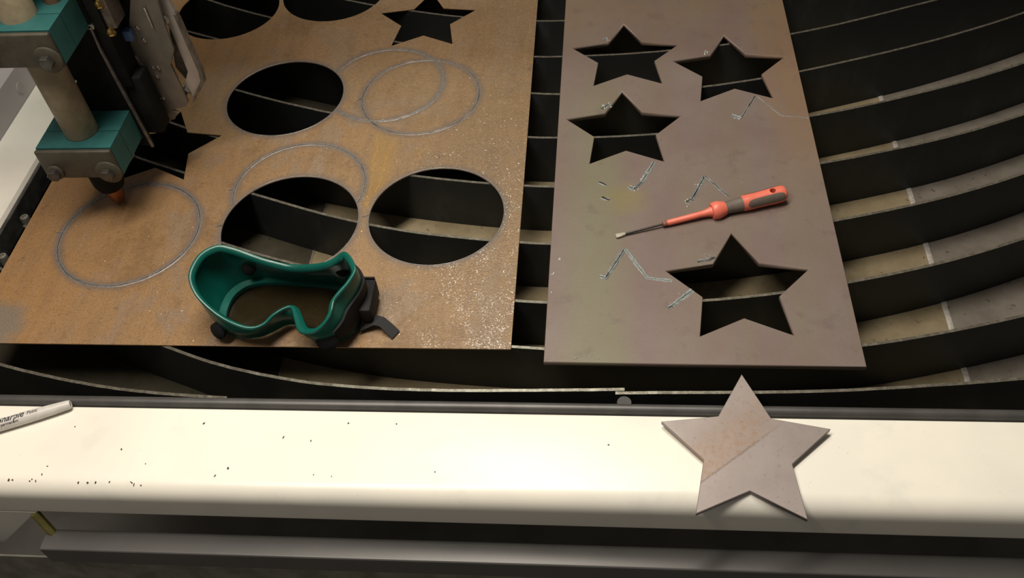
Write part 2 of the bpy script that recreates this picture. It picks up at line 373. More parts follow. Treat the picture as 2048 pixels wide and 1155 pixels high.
slat([(-.70, 1.188), (-.613, 1.147), (-.561, 1.125), (-.32, 1.040), (-.075, .984), (.03, .982), (.132, .993), (.207, 1.008), (.33, 1.044), (.464, 1.093), (.573, 1.143), (.7, 1.214), (.85, 1.32)], -.70, .90)
slat(arcpts((.049, 2.272), 1.382, (-.70, -.6)) + [(-.501, 1.004), (-.419, .972), (-.36, .952), (-.20, .912), (-.074, .896), (0, .8955), (.067, .900), (.258, .930), (.4, .973), (.489, 1.007), (.542, 1.031)] + arcpts((-.036, 2.198), 1.302, (.7, .85)), -.70, .90)
slat(arcpts((.035, 2.277), 1.473, (-.70, -.55, -.4)) + [(-.231, .828), (-.135, .813), (-.075, .807), (.02, .807), (.12, .818), (.259, .843), (.352, .868), (.427, .892), (.513, .928)] + arcpts((.006, 2.048), 1.23, (.65, .85)), -.70, .90)
slat([(-.70, .913), (-.583, .861), (-.527, .838), (-.423, .797), (-.357, .772), (-.269, .744), (-.177, .7255), (-.127, .719), (-.075, .714), (.03, .714), (.13, .723), (.26, .748), (.321, .764), (.395, .787), (.484, .823)] + arcpts((.02, 1.843), 1.121, (.6, .72, .85)), -.70, .90)
slat(arcpts((.066, 2.02), 1.398, (-.70, -.55)) + [(-.438, .714), (-.351, .684), (-.2, .648), (-.075, .628), (.02, .627), (.108, .631), (.189, .642), (.261, .657), (.359, .684), (.455, .720)] + arcpts((-.035, 1.911), 1.288, (.6, .72, .85)), -.70, .90)
slat([(-.70, .745), (-.55, .672), (-.4, .618), (-.25, .583), (-.075, .567), (.02, .561), (.12, .561), (.261, .5735), (.363, .596), (.425, .613), (.6, .673), (.85, .795)], -.70, .90)
slat(arcpts((-.133, 1.556), 1.047, (-.70, -.6)) + [(-.456, .562), (-.412, .546), (-.36, .532), (-.294, .520), (-.252, .516), (-.179, .513), (-.099, .5135), (.024, .517)], -.70, .024)
slat([(.015, .5125), (.049, .5135), (.12, .515), (.211, .518), (.303, .525), (.404, .536), (.6, .572), (.85, .64)], .015, .90)
slat([(-.70, .557)] + [(-.637, .538), (-.574, .523), (-.515, .512), (-.437, .5035), (-.377, .5000)], -.70, -.377)
slat([(-.70, 1.36), (-.4, 1.29), (-.07, 1.24), (.2, 1.26), (.5, 1.36), (.85, 1.56)], -.70, .90)
slat([(-.70, 1.45), (-.4, 1.38), (-.07, 1.33), (.2, 1.35), (.5, 1.45), (.85, 1.65)], -.70, .90)
turned('slat_stud', (.0235, .5045, -.05), (0, 0, 1), [(0, .0072), (.0455, .0072), (.0465, .0068), (.0467, .001)], plain('stud_steel', (.06, .06, .06), .65, 0), T)
for x, y in ((-.7085, .7), (-.7085, .765)):
    turned('side_bolt', (x, y, -.03), (0, 0, 1), [(0, .0055), (.022, .0055), (.024, .0048), (.0243, .0028), (.021, .0026), (.021, .0003)], plain('bolt_steel', (.45, .43, .38), .35, .8), T, 16)
chips = [(-565.6, 402.2), (-561.6, 402.3), (-544.1, 401.6), (-542.2, 403.3), (-538.0, 401.8), (-495.1, 401.3), (-485.7, 401.5), (-477.8, 401.7), (-464.1, 402.6), (-442.3, 402.7), (-439.6, 400.6), (-432.6, 400.3), (-533.7, 408.3), (-531.7, 417.1), (-434.4, 422.2), (-389.5, 468.5), (-463.9, 437.4), (-305.5, 454.4), (-277.4, 451.1), (-244.2, 471.5), (-351.6, 419.3), (-362.1, 411.1), (-267.3, 414.5), (-249.8, 413.4), (-196.6, 471.8), (-152.7, 420.5), (8.0, 453.0), (-521.1, 461.8)]
bm = bmesh.new()
for i, (x, y) in enumerate(chips):
    x, y = x / 1000, y / 1000; z = LZ if y > .409 else LZ - .018 + math.sqrt(max(0, .018 ** 2 - (.409 - y) ** 2))
    sl = 0 if y > .409 else math.atan2(.409 - y, .018)
    a, b = random.uniform(.0005, .0011), random.uniform(.0008, .0019); an = random.uniform(-.5, 1.0)
    if (x, y) == (-.4344, .4222): a, b, an = .0007, .0042, -.7
    vs = []
    for k in range(7):
        q = 2 * pi * k / 7; rr = random.uniform(.7, 1.2); u, v = a * rr * cos(q), b * rr * sin(q)
        u, v = u * cos(an) - v * sin(an), u * sin(an) + v * cos(an)
        vs.append((x + u, y + v * cos(sl), z + v * sin(sl)))
    lo = [bm.verts.new((p[0], p[1], p[2] - .0004)) for p in vs]; hi = [bm.verts.new((p[0], p[1], p[2] + .0003)) for p in vs]
    bm.faces.new(hi)
    for k in range(7): bm.faces.new((lo[k], lo[(k + 1) % 7], hi[(k + 1) % 7], hi[k]))
put('rust_specks', bm_mesh(bm), CHIP, T, kind='stuff')

# ------------------------------------------------------------------ cut beads (raised edges with a black kerf between)
def bead(name, pts, z, parent, w=.0016, h=.0005, k=.00045, closed=False, mats=None, jit=.35, step=None):
    bm = bmesh.new(); rows = []; N = len(pts)
    def walk(m=5):
        q = [random.uniform(-1, 1) for _ in range(N + m)]; return [sum(q[i:i + m]) / m * 1.7 for i in range(N)]
    J = [walk() for _ in range(12)]
    for i, p in enumerate(pts):
        a = pts[(i - 1) % N] if (closed or i) else p; b = pts[(i + 1) % N] if (closed or i < N - 1) else p
        dx, dy = b[0] - a[0], b[1] - a[1]; L = math.hypot(dx, dy) or 1; nx, ny = -dy / L, dx / L
        kk = k * (.85 + .5 * J[0][i])
        pr = ((-w, .0), (-w * .6, h), (-kk, h * .6), (-kk * .9, .00008), (kk * .9, .00008), (kk, h * .6), (w * .6, h), (w, 0))
        rows.append([bm.verts.new((p[0] + nx * u * (1 + jit * .6 * J[q + 1][i]), p[1] + ny * u * (1 + jit * .6 * J[q + 1][i]), z + .00003 + v * (1 + jit * .9 * J[q + 2][i]))) for q, (u, v) in enumerate(pr)])
    for i in range(N if closed else N - 1):
        a, b = rows[i], rows[(i + 1) % N]
        for q in range(7):
            f = bm.faces.new((a[q], a[q + 1], b[q + 1], b[q])); f.material_index = 1 if q == 3 else 0
    return put(name, bm_mesh(bm), mats or [BEAD, KERF], parent)
def dense(pts, d=.0012, jit=0):
    out = []
    for a, b in zip(pts, pts[1:]):
        n = max(1, int(math.dist(a, b) / d))
        out += [(a[0] + (b[0] - a[0]) * i / n + random.uniform(-jit, jit), a[1] + (b[1] - a[1]) * i / n + random.uniform(-jit, jit)) for i in range(n)]
    return out + [pts[-1]]

# ------------------------------------------------------------------ rusty sheet on the left
LSTARS = [star(-.2536, 1.158, .0746, .0375, .8), star(-.5637, .8835, .0746, .0375, .5)]
SH = put('steel_sheet', sheet_mesh([(-.693, .5665), (-.0912, .5645), (-.0935, 1.40), (-.693, 1.40)], [circle(*h) for h in HOLES] + LSTARS, -.002, 0), RUST, None, origin=OL)
props(SH, 'rusty orange-brown steel sheet with round holes lying left on the slats under the torch', 'sheet')
cx, cy, r = GROOVES[0]; bead('cut_groove', circle(cx, cy, r, 240), 0, SH, .0026, .0004, .0004, True)
cx, cy, r = GROOVES[1]; bead('cut_groove', circle(cx, cy, r, 240), 0, SH, .0017, .0003, .0005, True)
def arc_out(g, others, n=240):      # the run of a groove that misses the holes
    cx, cy, r = g; pts = circle(cx, cy, r, n); ok = [all(math.dist(p, o[:2]) > o[2] + .0012 for o in others) for p in pts]
    i0 = next(i for i in range(n) if ok[i] and not ok[i - 1]); out = []
    for j in range(n):
        if not ok[(i0 + j) % n]: break
        out.append(pts[(i0 + j) % n])
    return out
bead('cut_groove', arc_out(GROOVES[2], [HOLES[1]]), 0, SH, .0022, .0004, .00012)
bead('cut_groove', arc_out(GROOVES[3], [HOLES[2]]), 0, SH, .0022, .0004, .00035)
for h in HOLES[:3]: bead('hole_lip', circle(h[0], h[1], h[2] + .0008, 160), 0, SH, .0007, .00025, .0001, True, [BEAD, BEAD])
for a, b in (((-.650, .7302), (-.6415, .7335)), ((-.4560, .8035), (-.4475, .8045)), ((-.4555, .7410), (-.4465, .7425)), ((-.2795, .7560), (-.2735, .7590)), ((-.3255, .974), (-.3185, .9785))):
    bead('pierce_mark', dense([a, b], .001), 0, SH, .0011, .0007, .0005)
bm = bmesh.new()
for i in range(150):                 # loose bright grit, thickest towards the sheet's right edge
    x = -.1 - abs(random.gauss(0, .10)); y = random.uniform(.58, 1.2)
    if i % 4 == 0: x = random.uniform(-.66, -.1); y = random.uniform(.57, .75)
    if any(math.dist((x, y), h[:2]) < h[2] + .004 for h in HOLES) or x < -.68 or any(math.dist((x, y), p) < .08 for p in ((-.2536, 1.158), (-.5637, .8835))): continue
    t = bmesh.new(); bmesh.ops.create_icosphere(t, subdivisions=1, radius=random.uniform(.0004, .0009))
    for v in t.verts: v.co = V((v.co.x * 1.3 + x, v.co.y + y, v.co.z * .6 + .0002))
    join(bm, t)
put('spatter_grit', bm_mesh(bm), plain('grit', (.50, .40, .26), .3, .6), SH, kind='stuff')

# ------------------------------------------------------------------ thick plate on the right
PZ = .004
RSTARS = [star(.1461, .6457, .0796, .0414, 1.2), star(.0332, 1.0553, .0761, .0393, 1.4), star(.1696, 1.0217, .0775, .0399, 2.0), star(.0292, .9040, .0762, .0397, 1.7)]
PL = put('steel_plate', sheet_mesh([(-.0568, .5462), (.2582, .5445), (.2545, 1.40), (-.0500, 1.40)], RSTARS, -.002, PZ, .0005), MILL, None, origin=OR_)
props(PL, 'thick purplish-brown steel plate with four star shaped holes lying right on the slats', 'plate')
G = [SPAT, KERF]
SC = lambda pts, w=.0030, h=.0007, k=.0005: bead('cut_scar', dense(pts, .0013, .00025), PZ, PL, w, h, k, False, G, .45)
SC([(.0635, .8427), (.0477, .8071)]); SC([(.0477, .8071), (.0387, .7955), (.033, .8004)], .0026, .0013, .0008)
SC([(.104, .7772), (.1221, .8174)], .0024, .0009, .0009); SC([(.0976, .774), (.104, .7772)], .002, .0016, .0008); SC([(.1221, .8174), (.1458, .7834)], .0015, .0005, .0006)
SC([(-.0021, .8085), (.0061, .8033)], .0020, .0005, .0012); SC([(.0009, .7831), (.0096, .778)], .0025, .0006, .0016)
SC([(-.0005, .6608), (.0054, .6579), (.0269, .7012)], .0026, .0009, .0006); SC([(.0269, .7012), (.0502, .6581), (.0766, .6546)], .0024, .0005, .0002)
SC([(.0707, .6167), (.0969, .6414)], .003, .0006, .0005); SC([(.1047, .6819), (.1172, .6849), (.1235, .6885)], .0018, .0014, .0005)
SC([(.1734, .9215), (.195, .9655)], .0012, .0001, .0010); SC([(.1624, .9285), (.1734, .9215)], .003, .0012, .0004)
bead('cut_scar', dense([(.198, .9644), (.2226, .9262), (.2555, .9208)], .002), PZ, PL, .0007, .0002, .0002, False, G)
SC([(.0037, 1.0939), (.0086, 1.096)], .002, .0014, .0004); SC([(.1381, 1.058), (.1421, 1.060)], .002, .0014, .0004); SC([(.0006, .9452), (.0117, .954)], .0026, .0014, .0006)
bm = bmesh.new()
def flake(x, y, n, sp, r0, r1):
    for i in range(n):
        t = bmesh.new(); bmesh.ops.create_icosphere(t, subdivisions=1, radius=1)
        r = random.uniform(r0, r1); px, py = x + random.gauss(0, sp), y + random.gauss(0, sp); sx = random.uniform(.7, 1.8)
        for v in t.verts: v.co = V((v.co.x * r * sx + px, v.co.y * r + py, PZ + .0001 + v.co.z * r * .8))
        join(bm, t)
for (x, y, n, sp) in ((-.0449, .6855, 7, .0016), (-.0520, .6642, 6, .0012), (-.0537, .6365, 4, .0010), (.1643, .8058, 2, .0004), (-.0102, .5515, 8, .003), (-.025, .5505, 5, .004), (.0387, .797, 9, .0025), (.1, .776, 9, .0035), (.113, .6845, 9, .004), (.0, .66, 6, .0025), (.168, .925, 9, .0028), (.006, 1.096, 7, .002), (.140, 1.059, 7, .002), (.005, .95, 10, .004), (.083, .63, 12, .007), (.05, .815, 8, .004), (.113, .80, 8, .005)):
    flake(x, y, n, sp, .0003, .0011)
put('spatter_flakes', bm_mesh(bm), plain('bright_spatter', (.36, .37, .35), .4, .4, .4, 900), PL, kind='stuff')

# ------------------------------------------------------------------ cut-out star on the rim
ST = put('star_cutout', sheet_mesh(star(.1336, .4471, .0809, .0412, -1.8), [], LZ, LZ + .0055, .0004), STARM, None, origin=(.1336, .4090, LZ))
ST.rotation_euler = (RAD(2.55), 0, 0); ST.location.z += .0003
props(ST, 'loose grey steel star cut from plate lying across the cream front rim', 'star')

# ------------------------------------------------------------------ welding goggles
GREEN = Mat('green_goggle_plastic')
_c = GREEN.mix(GREEN.ramp(GREEN.noise(40), .3, .7), (.003, .082, .064), (.004, .098, .076))
GREEN = GREEN.set(_c, .28, 0, Transmission_Weight=.0, Subsurface_Weight=.12, Subsurface_Radius=(.002, .006, .005), Subsurface_Scale=.6)
BLACKP = plain('black_rubber', (.010, .010, .011), .68, Specular_IOR_Level=.25)
STRAPM = plain('black_strap_weave', (.018, .018, .020), .8, 0, .3, 1500, .5)
LENS = Mat('dark_lens').set((.32, .34, .30), .06, 0, Transmission_Weight=1.0, IOR=1.45)
RIM = [(-326.9, 636.2, 48.0), (-348.9, 638.1, 53.0), (-370.5, 642.9, 58.0), (-388.7, 646.0, 64.0), (-403.9, 645.9, 68.0), (-416.8, 634.0, 70.0), (-422.2, 618.0, 69.0), (-422.6, 603.4, 66.0), (-415.4, 589.4, 61.0), (-404.1, 578.4, 55.0), (-386.1, 567.3, 47.0), (-366.1, 559.7, 42.0), (-352.1, 559.0, 39.0), (-342.3, 565.8, 37.0), (-336.0, 579.3, 35.0), (-325.9, 589.5, 34.0), (-318.9, 589.5, 34.0), (-311.4, 573.5, 35.0), (-305.2, 560.5, 36.0), (-298.1, 555.3, 37.0), (-285.1, 553.5, 42.0), (-275.3, 557.8, 48.0), (-268.5, 567.6, 55.0), (-266.8, 577.8, 60.0), (-261.6, 584.9, 64.0), (-253.7, 594.1, 68.0), (-247.7, 605.4, 72.0), (-248.9, 613.3, 73.0), (-256.7, 626.6, 72.0), (-265.3, 634.0, 70.0), (-279.1, 630.0, 62.0), (-298.8, 632.5, 53.0)]
BASE = [(-330.2, 650.5, 8.0), (-353.4, 652.6, 8.0), (-376.1, 651.8, 8.0), (-389.5, 648.1, 8.0), (-397.6, 642.2, 8.0), (-404.3, 632.8, 8.0), (-407.4, 623.5, 8.0), (-408.5, 612.9, 8.0), (-408.2, 601.8, 8.0), (-405.3, 591.5, 8.0), (-398.9, 582.0, 8.0), (-386.5, 574.8, 8.0), (-371.8, 573.0, 8.0), (-357.1, 575.1, 8.0), (-345.1, 581.9, 8.0), (-333.6, 590.7, 8.0), (-321.6, 590.8, 8.0), (-313.6, 584.2, 8.0), (-305.8, 575.6, 8.0), (-296.1, 567.8, 8.0), (-282.4, 566.0, 8.0), (-269.8, 569.4, 8.0), (-259.8, 578.7, 8.0), (-254.1, 589.4, 8.0), (-251.5, 598.9, 8.0), (-250.6, 609.8, 8.0), (-252.0, 620.9, 8.0), (-255.6, 629.3, 8.0), (-262.4, 636.3, 8.0), (-272.1, 641.3, 8.0), (-288.6, 645.6, 8.0), (-309.6, 649.1, 8.0)]
def crom(P, m=4):
    P = [V(p) / 1000 for p in P]; n = len(P); out = []
    for i in range(n):
        a, b, c, d = P[i - 1], P[i], P[(i + 1) % n], P[(i + 2) % n]
        for k in range(m):
            t = k / m; out.append(.5 * (2 * b + (c - a) * t + (2 * a - 5 * b + 4 * c - d) * t * t + (3 * b - a - 3 * c + d) * t ** 3))
    return out
GR, GB = crom(RIM), crom(BASE); NG = len(GR)
GC = sum(GB, V()) / NG
GO = thing('welding_goggles', (GC.x, GC.y, 0), 'green welding goggles lying lens down on the rusty sheet', 'goggles')
def shell(rows_pts, thick, mat, name, cl=True):
    bm = bmesh.new(); rows = [[bm.verts.new(p) for p in r] for r in rows_pts]
    for a, b in zip(rows, rows[1:]):
        for i in range(NG): bm.faces.new((a[i], a[(i + 1) % NG], b[(i + 1) % NG], b[i]))
    bmesh.ops.recalc_face_normals(bm, faces=bm.faces)
    bmesh.ops.solidify(bm, geom=bm.faces[:], thickness=thick)
    return put(name, bm_mesh(bm), mat, GO, smooth=50)
def lerp(t, bulge=.004):
    out = []
    for a, b in zip(GB, GR):
        p = a.lerp(b, t); q = V((p.x - GC.x, p.y - GC.y, 0)); out.append(p + (q.normalized() * bulge * sin(pi * t) if q.length else V()))
    return out
inner = [V((GC.x + (p.x - GC.x) * .915, GC.y + (p.y - GC.y) * (.86 if p.y > GC.y else .93), .0095)) for p in GB]
low = [V((p.x, p.y, .0035)) for p in GB]
shell([low] + [lerp(t) for t in (0, .15, .3, .45, .6, .75, .9, 1)], .0016, GREEN, 'body')
shell([[V((p.x, p.y, .0105)) for p in GB], inner, [V((p.x, p.y, .004)) for p in inner]], .0012, GREEN, 'lens_frame')
bm = bmesh.new()
rows = []
for i in range(NG):
    a = GR[i]; q = V((GC.x - a.x, GC.y - a.y, 0)).normalized(); d = (GR[(i + 1) % NG] - GR[i - 1]).normalized(); nrm = V((0, 0, 1)).cross(d)
    k = i / 4; w = .0050 + .0050 * max(0, 1 - abs(k - 18.5) / 3.2)
    nrm.normalize()
    rows.append([bm.verts.new(a + V((0, 0, .0012)) - nrm * .0012), bm.verts.new(a + V((0, 0, .0018))), bm.verts.new(a + nrm * w * .5 + V((0, 0, .0004))), bm.verts.new(a + nrm * w + V((0, 0, -.0035))), bm.verts.new(a + nrm * w * .9 + V((0, 0, -.0048))), bm.verts.new(a + V((0, 0, -.002))), bm.verts.new(a - nrm * .0014 + V((0, 0, -.001)))])
for i in range(NG):
    a, b = rows[i], rows[(i + 1) % NG]
    for k in range(7): bm.faces.new((a[k], a[(k + 1) % 7], b[(k + 1) % 7], b[k]))
put('face_rim', bm_mesh(bm), GREEN, GO, smooth=60)
bm = bmesh.new()
lo = [bm.verts.new((p.x, p.y, .0045)) for p in inner]; hi = [bm.verts.new((p.x, p.y, .0065)) for p in inner]
bm.faces.new(lo[::-1]); bm.faces.new(hi)
for i in range(NG): bm.faces.new((lo[i], lo[(i + 1) % NG], hi[(i + 1) % NG], hi[i]))
put('lens', bm_mesh(bm), LENS, GO)
def vent(p, d, r=.0075):
    turned('vent_cap', p, d, [(-.004, r * .8), (0, r), (.003, r), (.0045, r * .75), (.0054, r * .4), (.0056, .0003)], BLACKP, GO, 20)
vent((-.3815, .6485, .030), (.1, -1, .35)); vent((-.2745, .6415, .036), (-.1, -1, .35))
vent((-.3985, .5735, .0165), (-.45, -1, .35), .0095); vent((-.2790, .5605, .0185), (.1, -1, .45), .0115)
rows = []
bm = bmesh.new()
for i in range(21 * 4, 29 * 4):
    for_t = []
    for t in (.12, .3, .5, .66):
        p = lerp(t)[i]; q = V((p.x - GC.x, p.y - GC.y, 0)).normalized(); for_t.append((p + q * .0004, p + q * .0030))
    rows.append([bm.verts.new(p) for p in [a for a, b in for_t] + [b for a, b in for_t][::-1]])
for a, b in zip(rows, rows[1:]):
    for k in range(8): bm.faces.new((a[k], a[(k + 1) % 8], b[(k + 1) % 8], b[k]))
bm.faces.new(rows[0]); bm.faces.new(rows[-1][::-1])
put('strap_anchor', bm_mesh(bm), BLACKP, GO, smooth=40)
# strap: pleated buckle block at the side and a free tail on the sheet
bm = bmesh.new(); bx(bm, (-.2525, .590, .006), (-.2375, .634, .030), .003)
put('strap_buckle', bm_mesh(bm), BLACKP, GO, smooth=40)
bm = bmesh.new()
for i in range(11): bx(bm, (-.2525 + i * .0012, .6335, .012), (-.2518 + i * .0012, .6362, .031), 0)
put('buckle_teeth', bm_mesh(bm), BLACKP, GO)
def ribbon(name, pts, w, th, mat):
    bm = bmesh.new(); rows = []
    for i, (p, wd) in enumerate(pts):
        p = V(p); wd = V(wd).normalized(); a = V(pts[max(0, i - 1)][0]); b = V(pts[min(len(pts) - 1, i + 1)][0]); n = (b - a).cross(wd).normalized()
        rows.append([bm.verts.new(p + wd * w / 2 * s + n * th / 2 * q) for s, q in ((-1, -1), (1, -1), (1, 1), (-1, 1))])
    for a, b in zip(rows, rows[1:]):
        for k in range(4): bm.faces.new((a[k], a[(k + 1) % 4], b[(k + 1) % 4], b[k]))
    bm.faces.new(rows[0]); bm.faces.new(rows[-1][::-1])
    me = bm_mesh(bm); return put(name, me, mat, GO, smooth=50)
ribbon('strap', [((-.2535, .628, .022), (0, .2, 1)), ((-.2465, .6255, .0235), (0, .3, 1)), ((-.2425, .616, .022), (.1, .3, 1)), ((-.2445, .604, .017), (.3, .2, 1)), ((-.2485, .5945, .012), (.6, .3, 1)), ((-.2495, .588, .0085), (.6, .5, .7))], .015, .0016, STRAPM)
ribbon('strap_tail', [((-.2500, .5885, .0060), (.3, 1, .3)), ((-.2430, .5915, .0080), (.1, 1, .25)), ((-.2360, .5935, .0095), (.15, 1, .1)), ((-.2290, .5925, .0085), (.3, 1, 0)), ((-.2225, .5880, .0050), (.5, 1, 0)), ((-.2160, .5830, .0022), (.6, 1, 0)), ((-.2135, .5808, .0012), (.6, 1, 0))], .0125, .0014, STRAPM)
bm = bmesh.new(); tube(bm, [(-.2478, .6075, .026), (-.2425, .6070, .026), (-.2415, .6025, .0245), (-.2475, .602, .0245)], .0012, 6, True)
put('strap_loop', bm_mesh(bm), plain('strap_ring', (.10, .10, .10), .4, .4), GO)

# ------------------------------------------------------------------ screwdriver
A = V((.0171, .7184, .0060)); B = V((.2063, .7771, .0145)); D = (B - A).normalized(); LEN = (B - A).length
SD = thing('screwdriver', ((A + B) / 2).to_tuple()[:2] + (PZ,), 'small red and grey handled flat screwdriver lying on the thick plate', 'screwdriver')
RED = plain('red_handle_plastic', (.72, .165, .11), .4, 0, .08, 50)
REDS = plain('red_shaft_sleeve', (.74, .17, .115), .42, 0, .08, 50)
GRIP = plain('grey_grip_rubber', (.13, .105, .085), .6, 0, .15, 80)
STEELD = plain('dark_shaft_steel', (.10, .09, .08), .35, .8)
sx, sy, sd = frame(D)
turned('shaft', A + D * .010, D, [(0, .0013), (.05, .0013)], STEELD, SD, 12)
bm = bmesh.new()
rows = []
for t, w, h in ((0, .0024, .0005), (.001, .0026, .0007), (.006, .0022, .0010), (.011, .0013, .0013)):
    rows.append([bm.verts.new(A + D * t + sx * w * a + sy * h * b) for a, b in ((-1, -1), (1, -1), (1, 1), (-1, 1))])
for a, b in zip(rows, rows[1:]):
    for k in range(4): bm.faces.new((a[k], a[(k + 1) % 4], b[(k + 1) % 4], b[k]))
bm.faces.new(rows[0]); bm.faces.new(rows[-1][::-1])
put('blade_tip', bm_mesh(bm), plain('bright_tip_steel', (.62, .58, .48), .28, .9), SD)
turned('sleeve_end', A + D * .0545, D, [(0, .0018), (.0005, .0030), (.005, .0031), (.006, .0028)], plain('sleeve_end_brown', (.25, .10, .07), .5), SD, 20)
turned('sleeve', A + D * .0595, D, [(0, .0028), (.001, .0034), (.04, .0037), (.046, .0042), (.052, .0058), (.054, .006)], REDS, SD, 24)
turned('collar', A + D * .112, D, [(0, .004), (.0002, .0085), (.002, .0099), (.006, .0104), (.009, .0101), (.014, .0085), (.0165, .0075)], REDS, SD, 28)
turned('neck', A + D * .1265, D, [(0, .0074), (.004, .0072), (.012, .0076), (.020, .0084), (.024, .0088)], GRIP, SD, 28)
def hr(t):      # handle radius
    P = [(.148, .0088), (.156, .0093), (.165, .0092), (.176, .0094), (.188, .0099), (.194, .0098), (.1985, .0085), (.2005, .0058), (.2010, .0008)]
    for (a, ra), (b, rb) in zip(P, P[1:]):
        if t <= b: q = (t - a) / (b - a); q = q * q * (3 - 2 * q) if b < .19 else q; return ra + (rb - ra) * q
    return .0008
ts = [.148 + .0015 * i for i in range(31)] + [.195, .1965, .198, .199, .200, .2005, .201]
bm = bmesh.new(); lathe(bm, A, D, [(t, hr(t)) for t in ts], 32)
me = bm_mesh(bm)
hnd = put('handle', me, RED, SD, smooth=40)
HC = A + D * .1835 + V((0, 0, .0))
bm = bmesh.new(); hn = V((0, -.06, 1)).normalized(); lathe(bm, HC - hn * .03, hn, [(0, .0034), (.06, .0034)], 20)
cut = put('cutter', bm_mesh(bm), RED, None)
md = hnd.modifiers.new('b', 'BOOLEAN'); md.operation = 'DIFFERENCE'; md.object = cut; md.solver = 'EXACT'
bpy.context.view_layer.update()
m2 = bpy.data.meshes.new_from_object(hnd.evaluated_get(bpy.context.evaluated_depsgraph_get()))
hnd.modifiers.clear(); hnd.data = m2; bpy.data.objects.remove(cut)
for a0, a1, t0, t1 in ((-4, 60, .152, .197), (120, 184, .152, .197)):
    n, mseg = 10, 22; bm = bmesh.new(); rows = []
    for i in range(mseg + 1):
        t = t0 + (t1 - t0) * i / mseg; s = math.sqrt(max(.0, 1 - (2 * i / mseg - 1) ** 6)); am = (a0 + a1) / 2; hw = (a1 - a0) / 2 * s
        # sx points sideways; angle 0 = towards the viewer's side of the handle
        rows.append([bm.verts.new(A + D * t + (sx * cos(RAD(am + hw * (2 * k / n - 1))) + sy * sin(RAD(am + hw * (2 * k / n - 1)))) * (hr(t) + .00025)) for k in range(n + 1)])
    for a, b in zip(rows, rows[1:]):
        for k in range(n): bm.faces.new((a[k], a[k + 1], b[k + 1], b[k]))
    bmesh.ops.remove_doubles(bm, verts=bm.verts, dist=1e-6)
    put('grip_inlay', bm_mesh(bm), GRIP, SD, smooth=40)

# ------------------------------------------------------------------ marker pen
TP, LP = V((-.5315, .4845, .0082)), V((-.5955, .4582, .0082)); MD = (LP - TP).normalized()
MK = thing('marker_pen', (TP + MD * .07).to_tuple()[:2] + (LZ,), 'pale grey marker pen with black lettering lying on the front rim', 'pen')
WHITEP = plain('pale_barrel_plastic', (.62, .60, .57), .35, 0, .08, 60)
turned('barrel', TP, MD, [(.0006, .0028), (0, .0032), (0, .0038), (.001, .0044), (.004, .0048), (.015, .0054), (.030, .0060), (.045, .0062), (.085, .0062), (.0855, .0060)], WHITEP, MK, 32)
turned('cap', TP + MD * .0857, MD, [(0, .0060), (.0005, .0066), (.042, .0058), (.046, .0050), (.047, .0040), (.0472, .0005)], plain('black_cap_plastic', (.02, .02, .02), .3), MK, 28)
turned('tip_plug', TP + MD * .0002, MD, [(0, .0010), (.0008, .0026)], plain('plug_grey', (.35, .34, .33), .4), MK, 16)
INK = plain('black_ink', (.015, .014, .016), .5)
mx, my, _ = frame(MD)
def lettering(body, t_start, width, ang, shear, hscale=1.0):
    cu = bpy.data.curves.new('txt', 'FONT'); cu.body = body; cu.size = 1; cu.shear = shear; cu.resolution_u = 3; cu.offset = .012
    o = bpy.data.objects.new('txt', cu); C.objects.link(o); bpy.context.view_layer.update()
    me = bpy.data.meshes.new_from_object(o.evaluated_get(bpy.context.evaluated_depsgraph_get())); bpy.data.objects.remove(o); me.materials.clear()
    bm = bmesh.new(); bm.from_mesh(me); bmesh.ops.triangulate(bm, faces=bm.faces[:]); bmesh.ops.subdivide_edges(bm, edges=bm.edges[:], cuts=2); bm.to_mesh(me); bm.free()
    x0 = min(v.co.x for v in me.vertices); x1 = max(v.co.x for v in me.vertices); s = width / (x1 - x0)
    for v in me.vertices:
        t = t_start - (v.co.x - x0) * s; a = RAD(ang) - (v.co.y * s * hscale) / .0062 * SGN
        v.co = TP + MD * t + (mx * cos(a) + my * sin(a)) * ((.00640 if t > .045 else .0055 + .00078 * max(0, (t - .015) / .03) + .00014))
    put('printed_lettering', me, INK, MK)
SGN = 1 if mx.y > 0 else 1
# angle 0 points along mx; the far side of the barrel is +y
far = 0 if mx.y > 0 else 180
SGN = -1 if far == 180 else 1
lettering('Sharpie', .0690, .0258, 90 + (20 if far == 0 else -20), .35, 1.2)
lettering('Point', .0405, .0100, 90 + (14 if far == 0 else -14), .15, 1.3)
lettering('permanent', .0665, .0170, 90 + (54 if far == 0 else -54), .1)

# ------------------------------------------------------------------ plasma torch and its carriage
TX, TY = -.588, .784
TO = thing('plasma_torch', (TX, TY, 0), 'plasma torch held by two teal clamp blocks on an aluminium carriage over the rusty sheet', 'torch')
KHAKI = plain('khaki_torch_sleeve', (.30, .25, .165), .55, 0, .22, 40)
TEAL = plain('teal_clamp_paint', (.026, .118, .116), .5, 0, .15, 25, Specular_IOR_Level=.3)
PLATEG = plain('clamp_face_steel', (.070, .062, .044), .5, .1, .2, 60)
BOLT = plain('bolt_dark_steel', (.10, .095, .085), .35, .7, .3, 90)
COPPER = plain('copper_nozzle', (.32, .125, .07), .38, .8, .2, 120)
ALU = plain('brushed_aluminium', (.255, .230, .195), .42, .45, .12, 40)
ALUB = plain('bright_bracket_aluminium', (.60, .56, .52), .4, .4, .08, 30)
DARKB = plain('dark_carriage_paint', (.012, .013, .013), .8, 0, .3, 40, Specular_IOR_Level=.15)
EDGE = plain('worn_plate_steel', (.20, .18, .16), .4, .4, .3, 90)
CHROME = plain('screw_steel', (.55, .53, .48), .22, .95, .1, 200)
BRASS = plain('brass_fitting', (.55, .38, .12), .25, .95, .1, 200)
